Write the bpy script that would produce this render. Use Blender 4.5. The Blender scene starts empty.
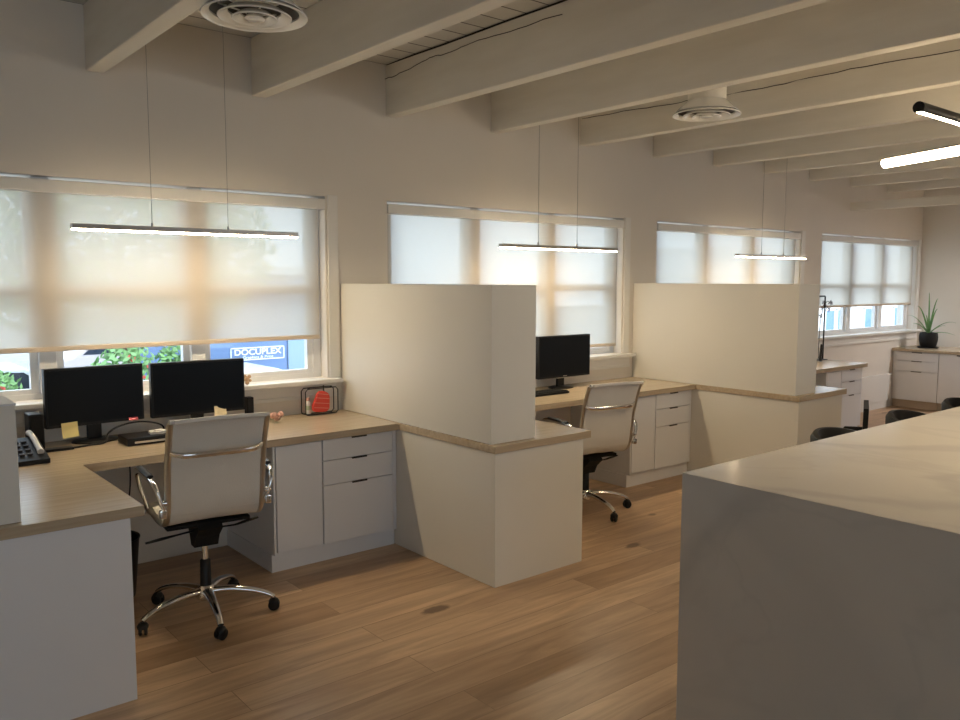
import bpy, bmesh, math, random
from mathutils import Vector, Matrix
random.seed(7)
PI = math.pi
COL = bpy.context.scene.collection
sc = bpy.context.scene

# ------------------------------------------------------------------ materials
def new_mat(name):
    m = bpy.data.materials.new(name); m.use_nodes = True
    return m, m.node_tree.nodes, m.node_tree.links, m.node_tree.nodes['Principled BSDF']

def pmat(name, col, rough=.5, metal=0.0, spec=.5, noise=0.0, nscale=8, bump=0.0, bscale=60, coat=0.0):
    m, n, l, b = new_mat(name)
    b.inputs['Base Color'].default_value = (*col, 1)
    b.inputs['Roughness'].default_value = rough
    b.inputs['Metallic'].default_value = metal
    b.inputs['Specular IOR Level'].default_value = spec
    b.inputs['Coat Weight'].default_value = coat
    tc = n.new('ShaderNodeTexCoord')
    if noise > 0:
        t = n.new('ShaderNodeTexNoise'); t.inputs['Scale'].default_value = nscale; t.inputs['Detail'].default_value = 4
        l.new(tc.outputs['Object'], t.inputs['Vector'])
        r = n.new('ShaderNodeValToRGB')
        r.color_ramp.elements[0].position = .3; r.color_ramp.elements[1].position = .7
        r.color_ramp.elements[0].color = (*[c*(1-noise) for c in col], 1)
        r.color_ramp.elements[1].color = (*[min(1, c*(1+noise*.4)) for c in col], 1)
        l.new(t.outputs['Fac'], r.inputs['Fac']); l.new(r.outputs['Color'], b.inputs['Base Color'])
    if bump > 0:
        t = n.new('ShaderNodeTexNoise'); t.inputs['Scale'].default_value = bscale; t.inputs['Detail'].default_value = 3
        l.new(tc.outputs['Object'], t.inputs['Vector'])
        bp = n.new('ShaderNodeBump'); bp.inputs['Strength'].default_value = bump; bp.inputs['Distance'].default_value = .01
        l.new(t.outputs['Fac'], bp.inputs['Height']); l.new(bp.outputs['Normal'], b.inputs['Normal'])
    return m

def emat(name, col, s):
    m = bpy.data.materials.new(name); m.use_nodes = True
    n = m.node_tree.nodes; l = m.node_tree.links; n.clear()
    e = n.new('ShaderNodeEmission'); e.inputs['Color'].default_value = (*col, 1); e.inputs['Strength'].default_value = s
    o = n.new('ShaderNodeOutputMaterial'); l.new(e.outputs[0], o.inputs['Surface'])
    return m

def math_node(n, l, op, a, b=None):
    x = n.new('ShaderNodeMath'); x.operation = op
    for i, v in enumerate((a, b)):
        if v is None: continue
        if isinstance(v, (int, float)): x.inputs[i].default_value = v
        else: l.new(v, x.inputs[i])
    return x.outputs[0]

def wood_floor():
    m, n, l, b = new_mat('oak_floor')
    tc = n.new('ShaderNodeTexCoord')
    br = n.new('ShaderNodeTexBrick')
    br.offset = .37; br.offset_frequency = 2; br.squash = 1
    br.inputs['Scale'].default_value = 1; br.inputs['Brick Width'].default_value = 1.9; br.inputs['Row Height'].default_value = .19
    br.inputs['Mortar Size'].default_value = .0016; br.inputs['Mortar Smooth'].default_value = .3; br.inputs['Bias'].default_value = 0
    br.inputs['Color1'].default_value = (.0, .0, .0, 1); br.inputs['Color2'].default_value = (1, 1, 1, 1); br.inputs['Mortar'].default_value = (.5, .5, .5, 1)
    l.new(tc.outputs['Object'], br.inputs['Vector'])
    # stretched grain, shifted per plank
    mp = n.new('ShaderNodeMapping'); mp.inputs['Scale'].default_value = (.9, 9, 1)
    l.new(tc.outputs['Object'], mp.inputs['Vector'])
    add = n.new('ShaderNodeVectorMath'); add.operation = 'ADD'
    sc_ = n.new('ShaderNodeVectorMath'); sc_.operation = 'SCALE'; sc_.inputs['Scale'].default_value = 17
    l.new(br.outputs['Color'], sc_.inputs[0]); l.new(mp.outputs[0], add.inputs[0]); l.new(sc_.outputs[0], add.inputs[1])
    g = n.new('ShaderNodeTexNoise'); g.inputs['Scale'].default_value = 1.6; g.inputs['Detail'].default_value = 7; g.inputs['Roughness'].default_value = .62; g.inputs['Distortion'].default_value = .7
    l.new(add.outputs[0], g.inputs['Vector'])
    base = n.new('ShaderNodeValToRGB')
    cr = base.color_ramp; cr.elements[0].position = 0; cr.elements[1].position = 1
    cr.elements[0].color = (.42, .275, .165, 1); cr.elements[1].color = (.66, .47, .31, 1)
    cr.elements.new(.5).color = (.54, .37, .235, 1)
    l.new(br.outputs['Color'], base.inputs['Fac'])
    gr = n.new('ShaderNodeValToRGB')
    gr.color_ramp.elements[0].position = .30; gr.color_ramp.elements[1].position = .66
    gr.color_ramp.elements[0].color = (.52, .47, .43, 1); gr.color_ramp.elements[1].color = (1.05, 1.04, 1.0, 1)
    l.new(g.outputs['Fac'], gr.inputs['Fac'])
    mul = n.new('ShaderNodeMixRGB'); mul.blend_type = 'MULTIPLY'; mul.inputs['Fac'].default_value = .85
    l.new(base.outputs['Color'], mul.inputs['Color1']); l.new(gr.outputs['Color'], mul.inputs['Color2'])
    # knots
    mk = n.new('ShaderNodeMapping'); mk.inputs['Scale'].default_value = (1.0, 2.4, 1)
    l.new(tc.outputs['Object'], mk.inputs['Vector'])
    dn = n.new('ShaderNodeTexNoise'); dn.inputs['Scale'].default_value = 14; l.new(tc.outputs['Object'], dn.inputs['Vector'])
    dm = n.new('ShaderNodeVectorMath'); dm.operation = 'SCALE'; dm.inputs['Scale'].default_value = .09; l.new(dn.outputs['Color'], dm.inputs[0])
    da = n.new('ShaderNodeVectorMath'); da.operation = 'ADD'; l.new(mk.outputs[0], da.inputs[0]); l.new(dm.outputs[0], da.inputs[1])
    vo = n.new('ShaderNodeTexVoronoi'); vo.inputs['Scale'].default_value = 1.25; vo.inputs['Randomness'].default_value = 1
    l.new(da.outputs[0], vo.inputs['Vector'])
    sep = n.new('ShaderNodeSeparateColor'); l.new(vo.outputs['Color'], sep.inputs[0])
    rad = math_node(n, l, 'MULTIPLY', sep.outputs[0], .135)
    kr = math_node(n, l, 'SUBTRACT', rad, vo.outputs['Distance'])
    kr = math_node(n, l, 'MULTIPLY', kr, 26)
    cl = n.new('ShaderNodeClamp'); l.new(kr, cl.inputs[0])
    kf = math_node(n, l, 'MULTIPLY', cl.outputs[0], .8)
    mk2 = n.new('ShaderNodeMixRGB'); l.new(kf, mk2.inputs['Fac']); l.new(mul.outputs[0], mk2.inputs['Color1']); mk2.inputs['Color2'].default_value = (.085, .045, .022, 1)
    # joints
    mj = n.new('ShaderNodeMixRGB'); jf = math_node(n, l, 'MULTIPLY', br.outputs['Fac'], .7); l.new(jf, mj.inputs['Fac'])
    l.new(mk2.outputs[0], mj.inputs['Color1']); mj.inputs['Color2'].default_value = (.12, .07, .035, 1)
    l.new(mj.outputs[0], b.inputs['Base Color'])
    rr = n.new('ShaderNodeMapRange'); rr.inputs['To Min'].default_value = .30; rr.inputs['To Max'].default_value = .44
    l.new(g.outputs['Fac'], rr.inputs['Value']); l.new(rr.outputs[0], b.inputs['Roughness'])
    bp = n.new('ShaderNodeBump'); bp.inputs['Strength'].default_value = .12; bp.inputs['Distance'].default_value = .004
    l.new(g.outputs['Fac'], bp.inputs['Height']); l.new(bp.outputs['Normal'], b.inputs['Normal'])
    return m

def desk_wood():
    m, n, l, b = new_mat('desk_laminate')
    tc = n.new('ShaderNodeTexCoord')
    mp = n.new('ShaderNodeMapping'); mp.inputs['Scale'].default_value = (1.2, 22, 22); l.new(tc.outputs['Object'], mp.inputs['Vector'])
    g = n.new('ShaderNodeTexNoise'); g.inputs['Scale'].default_value = 2.2; g.inputs['Detail'].default_value = 6; l.new(mp.outputs[0], g.inputs['Vector'])
    r = n.new('ShaderNodeValToRGB'); r.color_ramp.elements[0].position = .3; r.color_ramp.elements[1].position = .7
    r.color_ramp.elements[0].color = (.43, .34, .235, 1); r.color_ramp.elements[1].color = (.54, .44, .315, 1)
    l.new(g.outputs['Fac'], r.inputs['Fac']); l.new(r.outputs[0], b.inputs['Base Color'])
    b.inputs['Roughness'].default_value = .24
    return m

def marble():
    m, n, l, b = new_mat('white_veined_quartz')
    tc = n.new('ShaderNodeTexCoord')
    col = None
    prev = (.62, .58, .52, 1)
    mixc = None
    for k, (s, off, w, st) in enumerate(((.42, 3.1, .034, .42), (.8, 9.7, .018, .16), (.34, 21.3, .05, .26))):
        mp = n.new('ShaderNodeMapping'); mp.inputs['Location'].default_value = (off, off*.7, -off*.3); mp.inputs['Rotation'].default_value = (.4*k, .5, .7+k)
        l.new(tc.outputs['Object'], mp.inputs['Vector'])
        t = n.new('ShaderNodeTexNoise'); t.inputs['Scale'].default_value = s; t.inputs['Detail'].default_value = 5; t.inputs['Roughness'].default_value = .5; t.inputs['Distortion'].default_value = .9
        l.new(mp.outputs[0], t.inputs['Vector'])
        d = math_node(n, l, 'SUBTRACT', t.outputs['Fac'], .5); d = math_node(n, l, 'ABSOLUTE', d)
        mr = n.new('ShaderNodeMapRange'); mr.interpolation_type = 'SMOOTHSTEP'
        mr.inputs['From Min'].default_value = 0; mr.inputs['From Max'].default_value = w; mr.inputs['To Min'].default_value = st; mr.inputs['To Max'].default_value = 0
        l.new(d, mr.inputs['Value'])
        mx = n.new('ShaderNodeMixRGB'); l.new(mr.outputs[0], mx.inputs['Fac'])
        if mixc is None: mx.inputs['Color1'].default_value = prev
        else: l.new(mixc, mx.inputs['Color1'])
        mx.inputs['Color2'].default_value = (.43, .41, .38, 1)
        mixc = mx.outputs[0]
    l.new(mixc, b.inputs['Base Color'])
    b.inputs['Roughness'].default_value = .14; b.inputs['Specular IOR Level'].default_value = .9
    return m

def ceiling_mat():
    m, n, l, b = new_mat('painted_roof_boards')
    tc = n.new('ShaderNodeTexCoord')
    br = n.new('ShaderNodeTexBrick'); br.inputs['Scale'].default_value = 1; br.inputs['Brick Width'].default_value = 4.1; br.inputs['Row Height'].default_value = .17
    br.inputs['Mortar Size'].default_value = .006; br.inputs['Mortar Smooth'].default_value = .2
    br.inputs['Color1'].default_value = (.62, .59, .53, 1); br.inputs['Color2'].default_value = (.70, .67, .61, 1); br.inputs['Mortar'].default_value = (.10, .085, .07, 1)
    l.new(tc.outputs['Object'], br.inputs['Vector'])
    l.new(br.outputs['Color'], b.inputs['Base Color']); b.inputs['Roughness'].default_value = .6
    return m

def beam_mat():
    m, n, l, b = new_mat('painted_beam')
    tc = n.new('ShaderNodeTexCoord')
    mp = n.new('ShaderNodeMapping'); mp.inputs['Scale'].default_value = (5, .8, 5); l.new(tc.outputs['Object'], mp.inputs['Vector'])
    g = n.new('ShaderNodeTexNoise'); g.inputs['Scale'].default_value = 2; g.inputs['Detail'].default_value = 6; l.new(mp.outputs[0], g.inputs['Vector'])
    r = n.new('ShaderNodeValToRGB'); r.color_ramp.elements[0].position = .35; r.color_ramp.elements[1].position = .7
    r.color_ramp.elements[0].color = (.73, .69, .61, 1); r.color_ramp.elements[1].color = (.80, .765, .69, 1)
    l.new(g.outputs['Fac'], r.inputs['Fac'])
    vo = n.new('ShaderNodeTexVoronoi'); vo.inputs['Scale'].default_value = 3.2
    mp2 = n.new('ShaderNodeMapping'); mp2.inputs['Scale'].default_value = (1, .8, 1.6); l.new(tc.outputs['Object'], mp2.inputs['Vector']); l.new(mp2.outputs[0], vo.inputs['Vector'])
    mr = n.new('ShaderNodeMapRange'); mr.inputs['From Min'].default_value = .012; mr.inputs['From Max'].default_value = .03; mr.inputs['To Min'].default_value = .6; mr.inputs['To Max'].default_value = 0
    l.new(vo.outputs['Distance'], mr.inputs['Value'])
    mx = n.new('ShaderNodeMixRGB'); l.new(mr.outputs[0], mx.inputs['Fac']); l.new(r.outputs[0], mx.inputs['Color1']); mx.inputs['Color2'].default_value = (.22, .18, .13, 1)
    l.new(mx.outputs[0], b.inputs['Base Color']); b.inputs['Roughness'].default_value = .55
    bp = n.new('ShaderNodeBump'); bp.inputs['Strength'].default_value = .25; bp.inputs['Distance'].default_value = .01
    l.new(g.outputs['Fac'], bp.inputs['Height']); l.new(bp.outputs['Normal'], b.inputs['Normal'])
    return m

def blind_mat(name, col, trans, dens=.5):
    m = bpy.data.materials.new(name); m.use_nodes = True
    n = m.node_tree.nodes; l = m.node_tree.links; n.clear()
    tc = n.new('ShaderNodeTexCoord')
    w = n.new('ShaderNodeTexNoise'); w.inputs['Scale'].default_value = 30; w.inputs['Detail'].default_value = 2
    mp = n.new('ShaderNodeMapping'); mp.inputs['Scale'].default_value = (1, 1, 12); l.new(tc.outputs['Object'], mp.inputs['Vector']); l.new(mp.outputs[0], w.inputs['Vector'])
    r = n.new('ShaderNodeValToRGB'); r.color_ramp.elements[0].color = (*[c*.94 for c in col], 1); r.color_ramp.elements[1].color = (*col, 1)
    l.new(w.outputs['Fac'], r.inputs['Fac'])
    d = n.new('ShaderNodeBsdfDiffuse'); t = n.new('ShaderNodeBsdfTranslucent'); p = n.new('ShaderNodeBsdfTransparent')
    l.new(r.outputs[0], d.inputs['Color']); l.new(r.outputs[0], t.inputs['Color'])
    a = n.new('ShaderNodeMixShader'); a.inputs['Fac'].default_value = dens; l.new(d.outputs[0], a.inputs[1]); l.new(t.outputs[0], a.inputs[2])
    b = n.new('ShaderNodeMixShader'); b.inputs['Fac'].default_value = trans; l.new(a.outputs[0], b.inputs[1]); l.new(p.outputs[0], b.inputs[2])
    o = n.new('ShaderNodeOutputMaterial'); l.new(b.outputs[0], o.inputs['Surface'])
    return m

def glass_mat():
    m = bpy.data.materials.new('window_glass'); m.use_nodes = True
    n = m.node_tree.nodes; l = m.node_tree.links; n.clear()
    g = n.new('ShaderNodeBsdfGlossy'); g.inputs['Roughness'].default_value = .02
    p = n.new('ShaderNodeBsdfTransparent'); p.inputs['Color'].default_value = (.93, .96, .97, 1)
    b = n.new('ShaderNodeMixShader'); b.inputs['Fac'].default_value = .06; l.new(p.outputs[0], b.inputs[1]); l.new(g.outputs[0], b.inputs[2])
    o = n.new('ShaderNodeOutputMaterial'); l.new(b.outputs[0], o.inputs['Surface'])
    return m

M = dict(
    wall=pmat('wall_paint', (.74, .69, .62), .75, noise=.03, nscale=2, bump=.05, bscale=90),
    trim=pmat('white_trim_paint', (.76, .74, .70), .45),
    white=pmat('white_cabinet_laminate', (.79, .795, .82), .42, noise=.02, nscale=1.5),
    part=pmat('partition_paint', (.75, .725, .665), .5, noise=.02, nscale=2),
    gap=pmat('dark_joint', (.05, .045, .04), .8),
    handle=pmat('dark_bronze_metal', (.06, .05, .045), .35, metal=.7),
    plinth=pmat('tan_plinth', (.50, .40, .30), .6),
    desk=desk_wood(), floor=wood_floor(), marble=marble(), ceil=ceiling_mat(), beam=beam_mat(),
    crack=pmat('crack_shadow', (.03, .022, .015), .95),
    blind=blind_mat('screen_fabric', (.63, .565, .475), .10, .72),
    hem=pmat('blind_hem_fabric', (.62, .52, .41), .8),
    vinyl=pmat('window_vinyl', (.80, .80, .80), .35),
    glass=glass_mat(),
    chrome=pmat('chrome', (.82, .81, .79), .12, metal=1),
    rail=pmat('satin_aluminium', (.55, .53, .49), .28, metal=1),
    leather=pmat('white_leather', (.70, .68, .63), .48, noise=.06, nscale=5, bump=.15, bscale=220),
    black=pmat('black_plastic', (.009, .009, .010), .4, spec=.3),
    blackm=pmat('black_matte', (.012, .012, .012), .7, spec=.2),
    screen=pmat('dark_screen', (.004, .006, .010), .30, spec=.15),
    blackleather=pmat('black_leather', (.010, .010, .010), .5, spec=.25, bump=.1, bscale=100),
    lamp=pmat('lamp_housing', (.42, .39, .36), .35, metal=.6),
    wire=pmat('steel_wire', (.35, .33, .30), .4, metal=.5),
    led=emat('led_strip', (1, .79, .51), 62),
    led2=emat('led_tube', (1, .78, .50), 28),
    led_fill=emat('fill_lamp_neutral', (1, .95, .94), 300),  # strong neutral glow for the added lamp by the end wall
    leddown=emat('led_downlight', (1, .80, .55), 70),
    vent=pmat('vent_white_enamel', (.80, .78, .73), .22, coat=.5),
    ventdark=pmat('vent_inside', (.07, .06, .05), .6),
    yellow=pmat('yellow_note_paper', (.85, .72, .32), .7),
    cream=pmat('cream_paper', (.82, .72, .50), .7),
    pink=pmat('pink_label', (.62, .10, .13), .5),
    red=pmat('red_cloth', (.72, .06, .04), .6),
    redline=pmat('pale_red_stripe', (.85, .42, .34), .6),
    paper=pmat('white_paper', (.82, .80, .78), .6),
    greenp=pmat('pale_green_plastic', (.52, .60, .42), .5),
    tan=pmat('light_wood', (.50, .31, .17), .5),
    rose=pmat('dusty_pink', (.62, .36, .30), .6),
    aloe=pmat('leaf_green', (.16, .32, .10), .45, noise=.3, nscale=9),
    stem=pmat('dark_stem', (.05, .05, .035), .6),
    petal=pmat('dark_petal', (.08, .05, .06), .6),
    asphalt=pmat('asphalt', (.34, .34, .34), .9, noise=.2, nscale=3),
    bluewall=pmat('blue_panel_cladding', (.15, .25, .47), .6, noise=.08, nscale=.8),
    ltblue=pmat('pale_blue_cladding', (.26, .38, .58), .6),
    signwhite=pmat('white_lettering', (.92, .94, .96), .6),
    stucco=pmat('white_stucco', (.88, .88, .88), .8, noise=.04, nscale=1),
    bglass=pmat('blue_window_glass', (.16, .30, .55), .2),
    leaf=pmat('tree_leaves', (.20, .36, .10), .6, noise=.45, nscale=2.5),
    bushleaf=pmat('bush_leaves', (.22, .42, .16), .6, noise=.4, nscale=4),
    bark=pmat('bark', (.16, .11, .07), .9, noise=.3, nscale=10),
    flower=pmat('red_blossom', (.75, .12, .10), .6),
    carwhite=pmat('white_car_paint', (.80, .82, .86), .25, coat=.5),
    carblue=pmat('blue_car_paint', (.08, .20, .42), .25, coat=.5),
    carsilver=pmat('pinkish_silver_car_paint', (.62, .56, .58), .25, coat=.5),
    carglass=pmat('car_glass', (.03, .04, .06), .1),
    tyre=pmat('tyre', (.02, .02, .02), .8),
)

# ------------------------------------------------------------------ mesh tools
class MB:
    def __init__(s): s.bm = bmesh.new()
    def box(s, x0, x1, y0, y1, z0, z1, bev=0.0):
        r = bmesh.ops.create_cube(s.bm, size=1)
        vs = r['verts']
        for v in vs:
            v.co = Vector((x0 if v.co.x < 0 else x1, y0 if v.co.y < 0 else y1, z0 if v.co.z < 0 else z1))
        if bev > 0:
            es = list({e for v in vs for e in v.link_edges})
            bmesh.ops.bevel(s.bm, geom=es, offset=bev, segments=2, affect='EDGES', profile=.6)
        return s
    def prism(s, pts, axis, a, b):
        def mk(p, h):
            if axis == 'z': return Vector((p[0], p[1], h))
            if axis == 'y': return Vector((p[0], h, p[1]))
            return Vector((h, p[0], p[1]))
        A = [s.bm.verts.new(mk(p, a)) for p in pts]; B = [s.bm.verts.new(mk(p, b)) for p in pts]
        n = len(pts)
        s.bm.faces.new(A); s.bm.faces.new(list(reversed(B)))
        for i in range(n): s.bm.faces.new((A[i], B[i], B[(i+1) % n], A[(i+1) % n]))
        return s
    def lathe(s, prof, c=(0, 0, 0), seg=32, sx=1, sy=1, M4=None):
        rings = []
        for r, z in prof:
            ring = []
            for k in range(seg):
                a = 2*PI*k/seg; p = Vector((r*math.cos(a)*sx, r*math.sin(a)*sy, z))
                if M4: p = M4 @ p
                ring.append(s.bm.verts.new(p + Vector(c)))
            rings.append(ring)
        for i in range(len(rings)-1):
            for k in range(seg):
                s.bm.faces.new((rings[i][k], rings[i][(k+1) % seg], rings[i+1][(k+1) % seg], rings[i+1][k]))
        if prof[0] == prof[-1]: bmesh.ops.remove_doubles(s.bm, verts=rings[0]+rings[-1], dist=1e-5); return s
        if prof[0][0] > 1e-5: s.bm.faces.new(list(reversed(rings[0])))
        if prof[-1][0] > 1e-5: s.bm.faces.new(rings[-1])
        return s
    def tube(s, pts, rad, seg=10, smooth=0, flat=None):
        pts = [Vector(p) for p in pts]
        rads = list(rad) if isinstance(rad, (list, tuple)) else [rad]*len(pts)
        if smooth:
            np_, nr = [], []
            n = len(pts)
            for i in range(n-1):
                p0, p1, p2, p3 = pts[max(i-1, 0)], pts[i], pts[i+1], pts[min(i+2, n-1)]
                for k in range(smooth):
                    t = k/smooth
                    np_.append(.5*((2*p1)+(-p0+p2)*t+(2*p0-5*p1+4*p2-p3)*t*t+(-p0+3*p1-3*p2+p3)*t**3))
                    nr.append(rads[i]*(1-t)+rads[i+1]*t)
            np_.append(pts[-1]); nr.append(rads[-1]); pts, rads = np_, nr
        rings = []; n = len(pts); up = None
        for i, p in enumerate(pts):
            d = (pts[min(i+1, n-1)]-pts[max(i-1, 0)]).normalized()
            if up is None:
                up = Vector((0, 0, 1)) if abs(d.z) < .9 else Vector((1, 0, 0))
            u = (up - d*up.dot(d)).normalized(); w = d.cross(u); up = u
            fu, fw = flat if flat else (1, 1)
            rings.append([s.bm.verts.new(p + (u*math.cos(2*PI*k/seg)*fu + w*math.sin(2*PI*k/seg)*fw)*rads[i]) for k in range(seg)])
        for i in range(n-1):
            for k in range(seg):
                s.bm.faces.new((rings[i][k], rings[i][(k+1) % seg], rings[i+1][(k+1) % seg], rings[i+1][k]))
        s.bm.faces.new(list(reversed(rings[0]))); s.bm.faces.new(rings[-1])
        return s
    def quad(s, a, b, c, d):
        s.bm.faces.new([s.bm.verts.new(Vector(p)) for p in (a, b, c, d)]); return s
    def xf(s, M4):
        bmesh.ops.transform(s.bm, matrix=M4, verts=s.bm.verts); return s

def tag(o, label=None, cat=None, group=None, kind=None):
    if label: o['label'] = label
    if cat: o['category'] = cat
    if group: o['group'] = group
    if kind: o['kind'] = kind
    return o

def root_of(p):
    while p.parent: p = p.parent
    return p

def build(name, mb, m, parent=None, base=None, local=False, smooth=None):
    """mesh object from a mesh builder; static things are built in room coordinates and moved to their base"""
    me = bpy.data.meshes.new(name)
    off = Vector((0, 0, 0))
    if not local:
        if parent is not None: off = Vector(root_of(parent).location)
        elif base is not None: off = Vector(base)
    bmesh.ops.recalc_face_normals(mb.bm, faces=mb.bm.faces)
    if off.length: bmesh.ops.translate(mb.bm, verts=mb.bm.verts, vec=-off)
    mb.bm.to_mesh(me); mb.bm.free()
    me.materials.append(M[m] if isinstance(m, str) else m)
    if smooth:
        for p in me.polygons: p.use_smooth = True
        me.set_sharp_from_angle(angle=math.radians(smooth))
    o = bpy.data.objects.new(name, me); COL.objects.link(o)
    if parent is not None: o.parent = parent
    elif base is not None: o.location = base
    return o

def empty(name, loc, label, cat, group=None, rz=0):
    o = bpy.data.objects.new(name, None); COL.objects.link(o)
    o.location = loc; o.rotation_euler = (0, 0, rz); o.empty_display_size = .1
    return tag(o, label, cat, group)

def struct(name, mb, m, parent=None, smooth=None):
    o = build(name, mb, m, parent, base=(0, 0, 0) if parent is None else None, smooth=smooth)
    if parent is None: o['kind'] = 'structure'
    return o

def copy_tree(o, parent=None):
    c = o.copy(); COL.objects.link(c)
    if parent is not None: c.parent = parent
    for ch in list(o.children): copy_tree(ch, c)
    return c

# ------------------------------------------------------------------ room shell
XW, XE, YS, ZC = -3.2, 11.34, -9.0, 3.0
WIN = [(.165, 2.585), (3.05, 5.44), (5.89, 8.32), (8.775, 11.22)]
WZ0, WZ1 = .965, 2.117
T = .22
struct('floor', MB().prism([(XW-.2, T), (XE+.2, T), (XE+.2, -4.75), (8.3, -4.75), (8.3, YS-.2), (XW-.2, YS-.2)], 'z', -.15, 0), 'floor')
struct('ceiling', MB().prism([(XW-.2, T), (XE+.2, T), (XE+.2, -4.75), (8.3, -4.75), (8.3, YS-.2), (XW-.2, YS-.2)], 'z', ZC, ZC+.2), 'ceil')
wb = MB()
wb.box(XW, XE+.2, 0, T, 0, WZ0); wb.box(XW, XE+.2, 0, T, WZ1, ZC)
xs = [XW] + [v for w in WIN for v in w] + [XE+.2]
for i in range(0, len(xs), 2): wb.box(xs[i], xs[i+1], 0, T, WZ0, WZ1)
struct('wall_north', wb, 'wall')
struct('wall_east', MB().box(XE, XE+.2, -4.75, 0, 0, ZC), 'wall')
struct('wall_west', MB().box(XW-.2, XW, YS, T, 0, ZC), 'wall')
sw = MB().box(XW, 8.3, YS-.2, YS, 0, .9).box(XW, 8.3, YS-.2, YS, 2.5, ZC)
FILL_WIN = [(-2.9, .8), (5.0, 7.6)]  # openings added behind the viewer to let in fill daylight
xs = [XW] + [v for w in FILL_WIN for v in w] + [8.3]
for i in range(0, len(xs), 2): sw.box(xs[i], xs[i+1], YS-.2, YS, .9, 2.5)
struct('wall_south', sw, 'wall')
for i, (x0, x1) in enumerate(FILL_WIN):
    w = bpy.data.objects.new('window_%d' % (i+5), None); COL.objects.link(w); w.location = ((x0+x1)/2, YS-.1, .9); w['kind'] = 'structure'  # added fill window, never in view
    f = MB()
    for a, b in ((x0, x0+.06), (x1-.06, x1), ((x0+x1)/2-.04, (x0+x1)/2+.04)): f.box(a, b, YS-.15, YS-.09, .9, 2.5)
    f.box(x0, x1, YS-.15, YS-.09, .9, .96).box(x0, x1, YS-.15, YS-.09, 2.44, 2.5)
    struct('window_frame', f, 'vinyl', w)
    struct('pane', MB().box(x0+.05, x1-.05, YS-.124, YS-.12, .95, 2.45), 'glass', w)

struct('baseboard_east', MB().box(XE-.015, XE-.001, -4.59, -3.0, 0, .10, .003), 'trim')
struct('baseboard_north', MB().box(8.47, 10.62, -.016, -.001, 0, .09, .003), 'trim')
struct('trim_1', MB().box(8.47, 10.61, -.03, -.001, .09, .43, .004), 'trim')

blind_z = [1.217, 1.03, 1.03, 1.285]
blind_words = ['wide cream roller blind lowered most of the way on the leftmost window',
               'pale roller blind drawn fully down on the window behind the second desk',
               'glowing white roller blind on the third window above the far partition',
               'pale blue-white roller blind on the farthest window, ending above the sill']
for i, (x0, x1) in enumerate(WIN):
    w = bpy.data.objects.new('window_%d' % (i+1), None); COL.objects.link(w); w.location = ((x0+x1)/2, .1, WZ0); w['kind'] = 'structure'
    f = MB(); ya, yb = .085, .15
    j = .055
    f.box(x0, x0+j, ya, yb, WZ0, WZ1, .004); f.box(x1-j, x1, ya, yb, WZ0, WZ1, .004)
    f.box(x0+j, x1-j, ya, yb, WZ0, WZ0+.03)
    W = (x1-x0-2*j); mw = .085
    cells = []
    pw = (W-2*mw)/3
    for k in range(3):
        a = x0+j+k*(pw+mw); b = a+pw
        if k < 2: f.box(b, b+mw, ya-.02, yb, WZ0+.03, WZ1, .004)
        cells.append((a, b))
    struct('window_frame', f, 'vinyl', w)
    for a, b in cells:
        s = MB(); q = .038
        s.box(a, a+q, .095, .135, WZ0+.03, WZ1-.03); s.box(b-q, b, .095, .135, WZ0+.03, WZ1-.03)
        s.box(a+q, b-q, .095, .135, WZ0+.03, WZ0+.055); s.box(a+q, b-q, .09, .14, 1.505, 1.56)
        so = struct('sash', s, 'vinyl', w)
        struct('pane', MB().box(a+q-.003, b-q+.003, .113, .117, WZ0+.052, WZ1-.031), 'glass', so)
    rx = [2.684, 5.583, None, None][i]
    # sill, apron and right casing
    sx1 = [2.66, 5.55, 8.38, 11.30][i]; sx0 = max(x0-.06, [0, 2.999, 5.93, 8.46][i])
    struct('sill', MB().box(sx0, sx1, -.075, .085, WZ0-.028, WZ0-.0005, .005), 'trim', w)
    struct('apron', MB().box(sx0+.02, sx1-.02, -.018, -.001, .865, WZ0-.03, .004).box(sx0+.02, sx1-.02, -.026, -.001, .845, .868, .003), 'trim', w)
    struct('casing', MB().box(x1+.012, x1+.085, -.012, -.001, WZ0, WZ1+.01, .003), 'trim', w)
    # roller blind: one thing per window
    bx0, bx1 = x0+.012, x1-.035
    r = empty('roller_blind', ((x0+x1)/2, .04, blind_z[i]), blind_words[i], 'roller blind', 'roller blinds on the windows')
    build('valance', MB().box(x0+.003, x1-.003, -.012, .06, 2.036, 2.10, .006), 'trim', r)
    nz = 24; fb = MB(); cols = []
    for k in range(nz+1):
        z = blind_z[i]+.022 + (2.05-blind_z[i]-.022)*k/nz
        cols.append((z, .035+.002*math.sin(z*9+i)))
    for k in range(nz):
        (za, yya), (zb, yyb) = cols[k], cols[k+1]
        for side in (0, .0012):
            fb.quad((bx0, yya+side, za), (bx1, yya+side, za), (bx1, yyb+side, zb), (bx0, yyb+side, zb)) if side == 0 else None
    build('blind_fabric', fb, 'blind', r)
    build('hem_bar', MB().box(bx0, bx1, .029, .041, blind_z[i], blind_z[i]+.026, .004), 'hem', r)

# closing wall of the far room, to the right of the picture
struct('wall_corner', MB().box(8.3, XE-.001, -4.75, -4.6, .001, 2.999), 'wall')
struct('wall_partition', MB().box(8.15, 8.299, YS+.001, -4.6, .001, 2.999), 'wall')

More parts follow.
